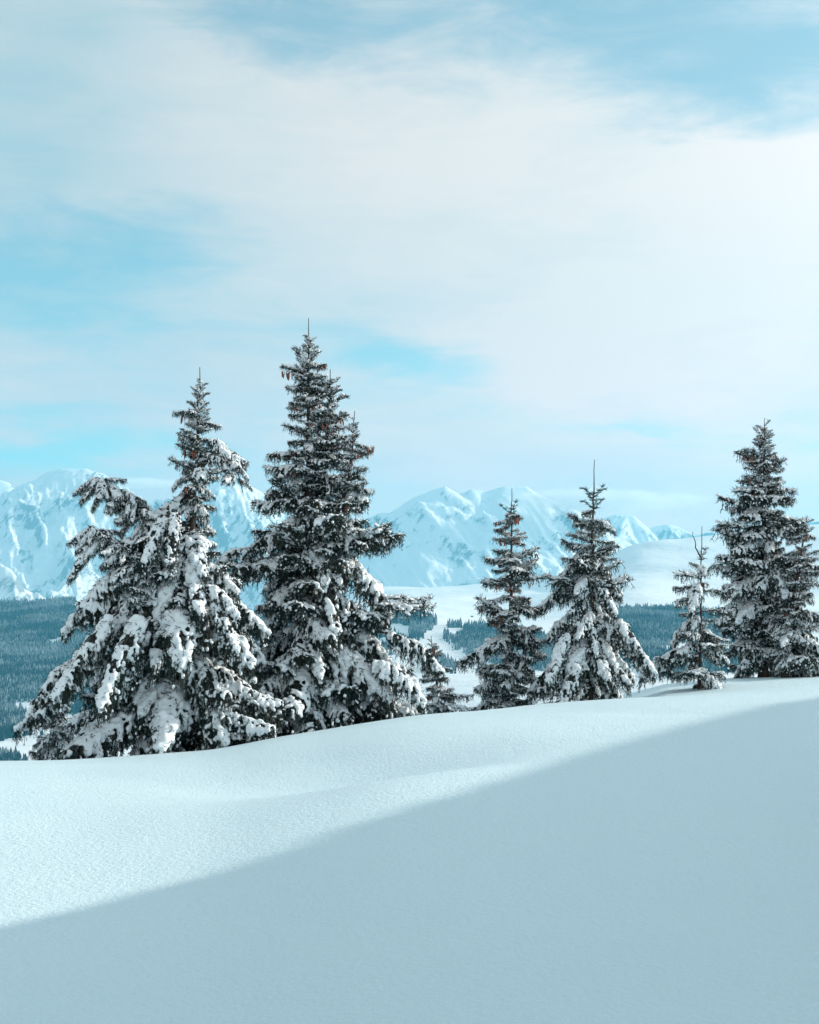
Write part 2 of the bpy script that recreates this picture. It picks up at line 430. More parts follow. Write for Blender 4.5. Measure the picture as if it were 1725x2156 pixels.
def valley_z(px, Y):
    i = np.clip(np.interp(Y, VY, np.arange(len(VY))), 0, len(VY) - 1.001)
    j = np.clip(np.interp(px, VPX, np.arange(len(VPX))), 0, len(VPX) - 1.001)
    i0, j0 = i.astype(int), j.astype(int); a, b = i - i0, j - j0
    return (VZ_W[i0, j0] * (1 - a) * (1 - b) + VZ_W[i0 + 1, j0] * a * (1 - b) + VZ_W[i0, j0 + 1] * (1 - a) * b + VZ_W[i0 + 1, j0 + 1] * a * b)

def build_valley():
    v = np.stack([VX_W, np.repeat(VY[:, None], len(VPX), 1), VZ_W], -1).reshape(-1, 3)
    me = np_mesh('valley_terrain', v, grid_faces(len(VY), len(VPX)), [M_FSNOW], smooth=True)
    tag(link('valley_terrain', me), kind='structure')
build_valley()

def cone_tree(sides, rng, tiers=3):
    """unit spruce: height 1, base at 0; stacked ragged cones"""
    vs, fs = [], []
    for k in range(tiers):
        z0 = 0.06 + 0.86 * k / tiers; z1 = min(1.0, z0 + 0.94 / tiers * 1.75)
        if k == tiers - 1: z1 = 1.0
        r = 0.19 * (1 - z0) ** 0.8 + 0.015
        b = len(vs); ph = rng.random() * 6.3
        for s in range(sides):
            a = ph + 6.2832 * s / sides; rr = r * (0.7 + 0.6 * rng.random())
            vs.append((rr * math.cos(a), rr * math.sin(a), z0 - 0.05 * rng.random()))
        vs.append((0, 0, z1))
        for s in range(sides): fs.append((b + s, b + (s + 1) % sides, b + sides))
    return np.array(vs), np.array(fs)

def in_poly(px, py, poly):
    inside = np.zeros(px.shape, bool); n = len(poly)
    for i in range(n):
        x1, y1 = poly[i]; x2, y2 = poly[(i + 1) % n]
        c = ((y1 > py) != (y2 > py)) & (px < (x2 - x1) * (py - y1) / (y2 - y1 + 1e-9) + x1)
        inside ^= c
    return inside

FOREST = [  # (name, polygon of the ground it covers in picture units, thinning, tree height)
    ('far_forest', [(-80, 1274), (60, 1276), (200, 1262), (640, 1280), (640, 1520), (140, 1500), (105, 1478), (85, 1468), (60, 1478), (30, 1474), (-80, 1478)], 0.0, 21),
    ('far_forest', [(-80, 1478), (20, 1480), (30, 1500), (60, 1512), (66, 1545), (45, 1553), (-80, 1570)], 0.0, 21),
    ('far_forest', [(-80, 1590), (0, 1583), (30, 1592), (60, 1606), (60, 1640), (-80, 1640)], 0.0, 15),
    ('far_forest', [(780, 1292), (850, 1284), (898, 1302), (920, 1313), (905, 1322), (884, 1345), (866, 1345), (858, 1322), (835, 1340), (780, 1345)], 0.0, 20),
    ('far_forest', [(760, 1330), (850, 1340), (872, 1352), (850, 1365), (820, 1382), (760, 1390)], 0.1, 15),
    ('far_forest', [(935, 1330), (960, 1322), (1010, 1318), (1080, 1322), (1160, 1345), (1160, 1390), (1000, 1388), (980, 1377), (950, 1355), (934, 1345)], 0.05, 16),
    ('far_forest', [(905, 1385), (934, 1382), (958, 1402), (962, 1412), (925, 1420), (890, 1420)], 0.0, 16),
    ('far_forest', [(1000, 1395), (1150, 1390), (1230, 1410), (1010, 1412)], 0.1, 18),
    ('far_forest', [(1290, 1287), (1370, 1284), (1480, 1288), (1560, 1298), (1560, 1352), (1440, 1350), (1385, 1362), (1398, 1374), (1430, 1378), (1560, 1378), (1560, 1415), (1420, 1426), (1395, 1422), (1340, 1402), (1270, 1400), (1270, 1300)], -0.06, 19),
    ('far_forest', [(1130, 1352), (1210, 1345), (1280, 1340), (1280, 1395), (1130, 1392)], 0.0, 17),
]

def build_forest():
    rng = np.random.default_rng(5)
    protos = [cone_tree(5, random.Random(k)) for k in range(8)]
    V, F, base, total = [], [], 0, 0
    for name, poly, thin, hgt in FOREST:
        P = np.array(poly, float)
        x0, x1, y0, y1 = P[:, 0].min(), P[:, 0].max(), P[:, 1].min(), P[:, 1].max()
        # candidates uniform on the terrain, kept where they fall inside the stand
        n = 90000
        px = rng.uniform(x0, x1, n); Y = np.sqrt(rng.uniform(1700 ** 2, 6000 ** 2, n))
        z = valley_z(px, Y); py = HY - z / Y * FPX
        clear = fbm(px / 60, py / 26, 3, 31)
        ok = in_poly(px + rng.normal(0, 3, n), py + rng.normal(0, 3.0, n) * (rng.random(n) < 0.6), poly) & (clear > 0.28 + thin)
        area = (x1 - x0) / FPX * (6000 ** 2 - 1700 ** 2) / 2
        keep = min(1.0, area / n ** 1.0 / 1.0)
        want = ok & (rng.random(n) < min(1.0, area / (n * 52.0)))
        idx = np.nonzero(want)[0]
        for i in idx:
            v, f = protos[rng.integers(8)]
            h = hgt * rng.uniform(0.45, 1.35); a = rng.uniform(0, 6.28); w_ = h * rng.uniform(0.8, 1.25)
            c, s = math.cos(a), math.sin(a)
            q = np.empty_like(v)
            q[:, 0] = (v[:, 0] * c - v[:, 1] * s) * w_ + (px[i] - CX) / FPX * Y[i]
            q[:, 1] = (v[:, 0] * s + v[:, 1] * c) * w_ + Y[i]
            q[:, 2] = v[:, 2] * h + z[i] - 1.0
            V.append(q); F.append(f + base); base += len(v)
        total += len(idx)
    print('far forest trees', total)
    me = np_mesh('far_forest', np.concatenate(V), np.concatenate(F), [M_FFOREST])
    tag(link('far_forest', me), 'snow dusted spruce forest covering the far valley slopes', 'forest', kind='stuff')
build_forest()

# ------------------------------------------------------------------ mountains
def ridge(pts): return [tuple(W(*p)) for p in pts]

MOUNT_TOP = [0.0]
def build_massif(name, x0, x1, y0, y1, nx, ny, ridges, base_z, seed, rough, vis):
    xs = np.interp(np.linspace(0, 1, nx), [0, 0.12, 0.88, 1], [x0, vis[0], vis[1], x1]); ys = np.linspace(y0, y1, ny)
    X, Y = np.meshgrid(xs, ys)
    wx = X + 45 * (fbm(X / 420, Y / 420, 4, seed) - 0.5) * 2; wy = Y + 45 * (fbm(X / 420, Y / 420, 4, seed + 50) - 0.5) * 2
    Z = np.full(X.shape, base_z, float); top = Z.copy()
    for r, k in ridges:
        t = tent(wx, wy, r, k, 6.0)
        top = np.where(t > Z, tent(wx, wy, r, 0.12, 6.0), top)
        Z = smax(Z, t, 10.0)
    up = np.clip((Z - base_z) / 400.0, 0, 1)
    below = np.clip((top - Z) / 260.0, 0.0, 1); below = below * below * (3 - 2 * below)
    U, V = X + 0.35 * (Y - y0), Y
    a = fbm(U / 620, V / 1500, 3, seed + 3, 0.5, ridged=True) - 0.62
    b = fbm((U + 120 * a) / 240, V / 620, 5, seed + 7, 0.52, ridged=True) - 0.62
    c = fbm((U + 60 * b) / 80, V / 300, 4, seed + 11, 0.6, ridged=True) - 0.62
    Z = Z + up * (0.06 + 0.94 * below) * rough * (1.0 * a + 0.8 * b + 0.30 * c)
    MOUNT_TOP[0] = max(MOUNT_TOP[0], float(Z.max()))
    me = np_mesh(name, np.stack([X, Y, Z], -1).reshape(-1, 3), grid_faces(ny, nx), [M_MOUNT], smooth=True)
    return tag(link('mountain', me), kind='structure')

def build_mountains():
    Y0 = 13500
    left = [
        (ridge([(-700, 1090, Y0), (-250, 1130, Y0), (-40, 1100, Y0), (0, 1072, Y0), (35, 1034, Y0), (68, 1008, Y0), (95, 992, Y0), (125, 986, Y0), (175, 986, Y0), (215, 998, Y0), (265, 1030, Y0), (330, 1056, Y0), (400, 1042, Y0), (455, 1010, Y0), (500, 1006, Y0), (575, 1075, Y0), (650, 1140, Y0), (800, 1200, Y0)]), 0.62),
        (ridge([(175, 988, Y0), (185, 1050, Y0 - 400), (165, 1120, Y0 - 900), (150, 1190, Y0 - 1500), (120, 1250, Y0 - 2300)]), 0.9),
        (ridge([(505, 1002, Y0), (540, 1100, Y0 - 700), (560, 1200, Y0 - 1700)]), 0.9),
        (ridge([(-400, 1080, 9800), (-60, 1150, 9600), (10, 1190, 9400), (60, 1240, 9200), (110, 1290, 9000)]), 0.8),
        (ridge([(-200, 1000, 16000), (-10, 1008, 16000), (15, 1015, 16000), (60, 1050, 16000)]), 0.9)]
    o = build_massif('mountain', -7200, 400, 8300, 16500, 440, 300, left, -300, 100, 215, (-4300, -1000))
    Y1 = 13000
    centre = [
        (ridge([(640, 1180, Y1), (740, 1110, Y1), (783, 1087, Y1), (829, 1076, Y1), (880, 1047, Y1), (914, 1032, Y1), (943, 1024, Y1), (969, 1040, Y1), (995, 1030, Y1), (1023, 1034, Y1), (1058, 1024, Y1), (1104, 1024, Y1), (1138, 1056, Y1), (1180, 1092, Y1), (1240, 1120, Y1), (1330, 1150, Y1)]), 0.60),
        (ridge([(1138, 1058, Y1), (1180, 1150, Y1 - 700), (1170, 1220, Y1 - 1700)]), 0.85),
        (ridge([(1180, 1140, 14500), (1260, 1095, 14500), (1298, 1082, 14500), (1333, 1084, 14500), (1362, 1110, 14500), (1413, 1105, 14500), (1459, 1125, 14500), (1560, 1120, 14500), (1640, 1090, 14500), (1705, 1098, 14500), (1900, 1080, 14500), (2400, 1100, 14500)]), 0.85),
        (ridge([(1320, 1084, 14500), (1300, 1160, 13700), (1260, 1220, 12800)]), 0.85)]
    build_massif('mountain', -1300, 7000, 8600, 15800, 440, 300, centre, -150, 300, 140, (-500, 4200))
build_mountains()

# ------------------------------------------------------------------ haze: the cold air of the valley
def build_haze():
    x0, x1, y0, y1, z0, z1 = -9000, 9500, -400, 17500, -420, MOUNT_TOP[0] + 15.0
    vs = [(x, y, z) for z in (z0, z1) for y in (y0, y1) for x in (x0, x1)]
    fs = [(0, 2, 3, 1), (4, 5, 7, 6), (0, 1, 5, 4), (2, 6, 7, 3), (0, 4, 6, 2), (1, 3, 7, 5)]
    m = bpy.data.materials.new('haze'); m.use_nodes = True
    nt = NT(m.node_tree); nt.n.clear()
    out = nt.add('ShaderNodeOutputMaterial'); v = nt.add('ShaderNodeVolumePrincipled')
    v.inputs['Color'].default_value = (0.18, 0.68, 0.94, 1)
    v.inputs['Density'].default_value = HAZE_DENSITY
    v.inputs['Anisotropy'].default_value = 0.1
    nt.l.new(v.outputs[0], out.inputs['Volume'])
    me = np_mesh('haze', vs, fs, [m])
    tag(link('haze', me), 'pale blue haze filling the valley air', 'haze', kind='stuff')

# ------------------------------------------------------------------ cloud around the summits, modelled as volumes
def build_summit_cloud():
    import bmesh
    m = bpy.data.materials.new('summit_cloud'); m.use_nodes = True
    nt = NT(m.node_tree); nt.n.clear()
    out = nt.add('ShaderNodeOutputMaterial'); v = nt.add('ShaderNodeVolumePrincipled')
    v.inputs['Color'].default_value = (0.97, 0.98, 0.985, 1)
    tc = nt.add('ShaderNodeTexCoord'); p = tc.outputs['Object']
    r = nt.vm('LENGTH', p)
    geo = nt.add('ShaderNodeNewGeometry')
    n, _ = nt.noise(nt.vm('MULTIPLY', geo.outputs['Position'], (1, 1, 2.0)), 0.0045, 4.0, 0.55)
    dn = nt.m('SUBTRACT', nt.m('ADD', nt.ramp(r, 0.15, 1.0, 0.75, -0.35), nt.m('MULTIPLY', nt.m('SUBTRACT', n, 0.5), 1.3)), 0.12)
    nt.l.new(nt.m('MULTIPLY', nt.m('MAXIMUM', dn, 0.0), 0.009), v.inputs['Density'])
    nt.l.new(v.outputs[0], out.inputs['Volume'])
    for px, py, Y, rx, ry, rz, lab in ((1260, 1055, 12450, 1550, 420, 200, 'white cloud veiling the summit ridge in the centre right'),
                                       (300, 1018, 13050, 900, 380, 80, 'thin cloud lying along the top of the left massif')):
        bm = bmesh.new(); bmesh.ops.create_icosphere(bm, subdivisions=3, radius=1.0)
        me = bpy.data.meshes.new('summit_cloud'); bm.to_mesh(me); bm.free(); me.materials.append(m)
        o = link('summit_cloud', me); o.location = W(px, py, Y); o.scale = (rx, ry, rz)
        MOUNT_TOP[0] = max(MOUNT_TOP[0], o.location.z + rz)
        tag(o, lab, 'mist', kind='stuff')
build_summit_cloud()
build_haze()

# ------------------------------------------------------------------ spruce boughs (a few shapes, shared by all trees)
ICO = None
def ico():
    global ICO
    if ICO is None:
        import bmesh
        bm = bmesh.new(); bmesh.ops.create_icosphere(bm, subdivisions=2, radius=1.0)
        bm.verts.ensure_lookup_table()
        ICO = (np.array([v.co[:] for v in bm.verts]), np.array([[v.index for v in f.verts] for f in bm.faces])); bm.free()
    return ICO

def tube(pts, radii, sides=5):
    pts = np.asarray(pts, float); n = len(pts)
    t = np.gradient(pts, axis=0); t /= np.linalg.norm(t, axis=1)[:, None] + 1e-9
    up = np.array([0.13, 0.31, 0.94]); a = np.cross(t, up); bad = np.linalg.norm(a, axis=1) < 0.15
    a[bad] = np.cross(t[bad], np.array([1.0, 0.1, 0])); a /= np.linalg.norm(a, axis=1)[:, None]
    b = np.cross(t, a)
    ang = np.arange(sides) * 2 * math.pi / sides
    ring = a[:, None, :] * np.cos(ang)[None, :, None] + b[:, None, :] * np.sin(ang)[None, :, None]
    v = (pts[:, None, :] + ring * np.asarray(radii)[:, None, None]).reshape(-1, 3)
    f = []
    for i in range(n - 1):
        for s in range(sides):
            q = (i * sides + s, i * sides + (s + 1) % sides, (i + 1) * sides + (s + 1) % sides, (i + 1) * sides + s)
            f.append((q[0], q[1], q[2])); f.append((q[0], q[2], q[3]))
    return v, np.array(f)

def brushes(S, E, rng, nlen=0.021, per=0.0066, wid=0.0056):
    """needle shoots from S to E: a thin core and many flat needles"""
    S = np.asarray(S); E = np.asarray(E); D = E - S; L = np.linalg.norm(D, axis=1)
    D = D / (L[:, None] + 1e-9)
    cnt = np.maximum(5, (L / per).astype(int))
    idx = np.repeat(np.arange(len(S)), cnt); n = len(idx)
    t = rng.random(n)
    rv = rng.normal(size=(n, 3)); d = D[idx]
    rv -= d * (rv * d).sum(1)[:, None]; rv /= np.linalg.norm(rv, axis=1)[:, None] + 1e-9
    side = np.cross(d, rv)
    base = S[idx] + d * (t * L[idx])[:, None]
    ln = nlen * rng.uniform(0.7, 1.15, n) * (1 - 0.35 * t)
    tip = base + (d * 0.62 + rv * 0.78) * ln[:, None]
    w = wid * rng.uniform(0.7, 1.3, n)
    v1 = np.stack([base - side * w[:, None] * 0.5, base + side * w[:, None] * 0.5, tip], 1).reshape(-1, 3)
    f1 = np.arange(n * 3).reshape(-1, 3)
    # cores
    m = len(S); a = np.cross(D, np.array([0.2, 0.5, 0.84])); a /= np.linalg.norm(a, axis=1)[:, None] + 1e-9
    b = np.cross(D, a); r = 0.0055
    v2 = np.stack([S + a * r, S - a * r * 0.5 + b * r * 0.87, S - a * r * 0.5 - b * r * 0.87, E + D * 0.008], 1).reshape(-1, 3)
    f2 = (np.array([[0, 1, 3], [1, 2, 3], [2, 0, 3]])[None] + (np.arange(m) * 4)[:, None, None]).reshape(-1, 3)
    return np.concatenate([v1, v2]), np.concatenate([f1, f2 + len(v1)])

def curve_axis(L, angs, n, rng, wig=0.05):
    """axis in the local frame: +x outward, z up; angs = pitch (deg) sampled along the length"""
    s = np.linspace(0, 1, n); a = np.radians(np.interp(s, np.linspace(0, 1, len(angs)), angs))
    yaw = wig * np.cumsum(rng.normal(size=n)) * 0.35
    ds = L / (n - 1)
    st = np.stack([np.cos(a) * np.cos(yaw), np.cos(a) * np.sin(yaw), np.sin(a)], 1) * ds
    return np.concatenate([[[0, 0, 0]], np.cumsum(st[:-1], 0)])

KINDS = {
    #          pitch along axis          len  spread hang  snow  secondary pitch
    'bare':  dict(angs=[30, 36, 42, 50], L=0.30, spread=0.10, hang=0.0, snow=0.0, sp=10),
    'tip':   dict(angs=[48, 40, 34, 30], L=0.32, spread=0.50, hang=0.0, snow=0.30, sp=8),
    'up':    dict(angs=[32, 22, 16, 22], L=0.62, spread=0.50, hang=0.25, snow=0.62, sp=4),
    'mid':   dict(angs=[8, 0, -10, -4, 12], L=1.05, spread=0.46, hang=0.8, snow=0.70, sp=-8),
    'open':  dict(angs=[2, -4, -6, 4, 14], L=1.05, spread=0.38, hang=0.35, snow=0.70, sp=-4),
    'low':   dict(angs=[-6, -18, -30, -26, -12], L=1.35, spread=0.40, hang=1.0, snow=0.70, sp=-22),
    'drape': dict(angs=[-22, -44, -60, -58, -44], L=1.40, spread=0.34, hang=0.8, snow=0.78, sp=-38),
    'heavy': dict(angs=[-2, -14, -32, -48, -60], L=1.10, spread=0.38, hang=0.9, snow=0.80, sp=-26),
}
PROTO = {}

def make_bough(kind, var):
    K = KINDS[kind]; rng = np.random.default_rng(var * 977 + 131 * list(KINDS).index(kind) + 5)
    L = K['L']; n = max(9, int(L / 0.04))
    jit = rng.normal(0, 6, len(K['angs']))
    ax = curve_axis(L, np.array(K['angs']) + jit, n, rng)
    S, E, axes, blobs = [], [], [(ax, np.linspace(0.016 * (0.5 + L * 0.5), 0.004, n))], []
    tan = np.gradient(ax, axis=0); tan /= np.linalg.norm(tan, axis=1)[:, None]
    thr = 0.755 - 0.52 * K['snow']
    ox, oy = var * 7.13 + list(KINDS).index(kind) * 3.1, var * 5.77
    def cover(p, t):
        """how thickly snow lies here: patches that span neighbouring twigs"""
        c = 0.42 * vnoise(p[0] * 4.6 + ox, p[1] * 5.2 + p[2] * 2.0 + oy, 5) + 0.58 * vnoise(p[0] * 13 + ox, p[1] * 13 + p[2] * 7 + oy, 6)
        return float((c - thr) / (1 - thr))
    def lay(p, t, edge):
        c = cover(p, t) * edge
        if c < 0.04: return
        if kind != 'tip' and rng.random() < 0.40:         # a shoot that pierces the snow
            d_ = t * rng.uniform(0.3, 0.9) + np.array([rng.normal(0, 0.35), rng.normal(0, 0.35), rng.uniform(0.25, 0.8)]); d_ /= np.linalg.norm(d_)
            S.append(p); E.append(p + d_ * rng.uniform(0.07, 0.12))
        w_ = (0.0185 + 0.028 * min(1.0, c * 1.3)) * rng.uniform(0.75, 1.2)
        blobs.append((p + np.array([rng.normal(0, 0.008), rng.normal(0, 0.012), 0.5 * w_]), t, (max(w_ * 1.1, 0.026), w_ * 0.95, w_ * (0.52 + 0.33 * min(1, c)))))
    for i in range(1, n):
        s_ = i / (n - 1)
        lay(ax[i], tan[i], min(1, s_ * 5) * (1.25 - 0.35 * s_))
    step = 0.054 if kind != 'bare' else 0.12
    if kind == 'bare': S.extend(ax[:-1]); E.extend(ax[1:])
    s = 0.08
    while s < 0.985:
        for sd in (1, -1):
            ss = min(0.99, s + rng.uniform(-0.012, 0.012))
            f = ss * (n - 1); i = int(f); p = ax[i] + (ax[min(i + 1, n - 1)] - ax[i]) * (f - i); t = tan[i]
            l2 = L * K['spread'] * (min(1, ss * 3.2 + 0.15)) * (1 - ss) ** 0.62 * rng.uniform(0.55, 1.2) + 0.05
            yaw = sd * R(rng.uniform(40, 68)) + math.atan2(t[1], t[0])
            n2 = max(4, int(l2 / 0.04) + 1)
            p0 = math.degrees(math.asin(max(-1, min(1, t[2])))) * 0.7
            a2 = [p0 + 6, p0 + K['sp'], p0 + K['sp'] * 1.8 - 20 * K['hang'], p0 + K['sp'] * 1.6 - 30 * K['hang']]
            c2 = curve_axis(l2, np.array(a2) + rng.normal(0, 7, 4), n2, rng)
            cz, sz = math.cos(yaw), math.sin(yaw)
            c2 = np.stack([c2[:, 0] * cz - c2[:, 1] * sz, c2[:, 0] * sz + c2[:, 1] * cz, c2[:, 2]], 1) + p
            S.extend(c2[:-1]); E.extend(c2[1:])
            axes.append((c2, np.linspace(0.005, 0.0025, n2)))
            t2 = np.gradient(c2, axis=0); t2 /= np.linalg.norm(t2, axis=1)[:, None] + 1e-9
            for j in range(1, n2):
                q = c2[j]; fr = j / (n2 - 1)
                for sd2 in (1, -1):                      # side shoots
                    if rng.random() < 0.10: continue
                    ls = rng.uniform(0.05, 0.11) * (1.1 - 0.4 * fr)
                    dirn = t2[j] * 0.75 + sd2 * np.array([-t2[j][1], t2[j][0], 0]) * 0.75 + np.array([0, 0, rng.normal(-0.10 - 0.5 * K['hang'], 0.2)])
                    dirn /= np.linalg.norm(dirn)
                    S.append(q); E.append(q + dirn * ls)
                    if rng.random() < 0.32 * K['snow']:
                        w_ = rng.uniform(0.011, 0.022)
                        blobs.append((q + dirn * ls * 0.6 + np.array([0, 0, w_ * 0.7]), dirn, (w_ * 1.7, w_, w_ * 0.75)))
                for _h in range(2):                      # hanging shoots
                    if rng.random() > K['hang'] * (1.0 if _h == 0 else 0.6): continue
                    lh = rng.uniform(0.08, 0.24) * (0.7 + 0.35 * L)
                    q0 = q; k = 1 + int(lh / 0.075)
                    for _ in range(k):
                        dh = np.array([rng.normal(0, 0.28), rng.normal(0, 0.28), -1.0]) + 0.25 * t2[j]; dh /= np.linalg.norm(dh)
                        q1 = q0 + dh * lh / k
                        S.append(q0); E.append(q1)
                        if rng.random() < 0.7:
                            d3 = dh + np.array([rng.normal(0, 0.7), rng.normal(0, 0.7), 0.1]); d3 /= np.linalg.norm(d3)
                            S.append(q0); E.append(q0 + d3 * 0.06)
                        if rng.random() < 0.14 * K['snow']:
                            w_ = rng.uniform(0.012, 0.021); blobs.append((q1 + np.array([0, 0, 0.0]), dh, (w_ * 1.6, w_, w_)))
                        q0 = q1
                lay(q, t2[j], 1.0 - 0.15 * fr)
        s += step / L
    S.append(ax[-2]); E.append(ax[-1] + tan[-1] * 0.07)
    for k in range(4):
        d = tan[-1] + rng.normal(0, 0.45, 3); d /= np.linalg.norm(d); S.append(ax[-1]); E.append(ax[-1] + d * 0.08)
    v, f = brushes(np.array(S), np.array(E), rng)
    VV, FF, MI = [v], [f], [np.zeros(len(f), int)]; b = len(v)
    for k, (c, r) in enumerate(axes):
        if k == 0: tv, tf = tube(c, r, 5)
        else: tv, tf = tube(c, r, 3)
        VV.append(tv); FF.append(tf + b); MI.append(np.ones(len(tf), int)); b += len(tv)
    me = np_mesh('bough', np.concatenate(VV), np.concatenate(FF), [M_NEEDLE, M_TWIG], np.concatenate(MI))
    sn = snow_mesh(blobs, 0.0135 if L > 0.5 else 0.010)
    return dict(mesh=me, snow=sn, tip=ax[-1].copy(), axis=ax)

def snow_mesh(blobs, voxel):
    if not blobs: return None
    iv, jf = ico()
    V, F = [], []
    for k, (c, t, (a, b, h)) in enumerate(blobs):
        t = np.asarray(t) / (np.linalg.norm(t) + 1e-9)
        s = np.cross(np.array([0, 0, 1.0]), t)
        if np.linalg.norm(s) < 0.05: s = np.array([0, 1.0, 0])
        s /= np.linalg.norm(s); u = np.cross(t, s)
        V.append(c + iv[:, :1] * t * a + iv[:, 1:2] * s * b + iv[:, 2:] * u * h); F.append(jf + k * len(iv))
    tmp = np_mesh('tmp', np.concatenate(V), np.concatenate(F), [M_SNOW], smooth=True)
    o = link('tmp', tmp)
    md = o.modifiers.new('r', 'REMESH'); md.mode = 'VOXEL'; md.voxel_size = voxel; md.use_smooth_shade = True
    ms = o.modifiers.new('s', 'SMOOTH'); ms.factor = 0.5; ms.iterations = 1
    dg = bpy.context.evaluated_depsgraph_get()
    me = bpy.data.meshes.new_from_object(o.evaluated_get(dg))
    bpy.data.objects.remove(o); bpy.data.meshes.remove(tmp)
    me.name = 'snow'
    n = len(me.vertices); co = np.empty(n * 3, np.float32); me.vertices.foreach_get('co', co); co = co.reshape(-1, 3)
    nr = np.empty(n * 3, np.float32); me.vertices.foreach_get('normal', nr); nr = nr.reshape(-1, 3)
    dsp = (fbm(co[:, 0] * 14 + co[:, 2] * 9, co[:, 1] * 14 - co[:, 2] * 11, 4, 77, 0.65) - 0.5) * voxel * 2.6
    co += nr * dsp[:, None]
    me.vertices.foreach_set('co', co.ravel())
    me.polygons.foreach_set('use_smooth', np.ones(len(me.polygons), bool))
    me.materials.clear(); me.materials.append(M_SNOW)
    me.update()
    return me

import time as _t
_t0 = _t.time()
_tris = 0
for kind in KINDS:
    PROTO[kind] = [make_bough(kind, v) for v in range(4 if kind not in ('bare', 'tip') else 3)]
    for p in PROTO[kind]:
        a = len(p['mesh'].polygons); b_ = len(p['snow'].polygons) * 2 if p['snow'] else 0
        _tris += a + b_
print('bough shapes', round(_t.time() - _t0, 1), 's', _tris, 'triangles')

def cone_mesh():
    n, rings = 7, 12; v, f = [], []
    for i in range(rings):
        t = i / (rings - 1); r = 0.019 * (math.sin(math.pi * min(1, 0.12 + 0.86 * t)) ** 0.6) * (1.0 if i % 2 else 0.78)
        for s in range(n):
            a = 6.2832 * (s + 0.5 * (i % 2)) / n; v.append((r * math.cos(a), r * math.sin(a), -0.125 * t))
    for i in range(rings - 1):
        for s in range(n): f.append((i * n + s, i * n + (s + 1) % n, (i + 1) * n + (s + 1) % n, (i + 1) * n + s))
    return np_mesh('cone', v, f, [M_CONE])
CONE = cone_mesh()

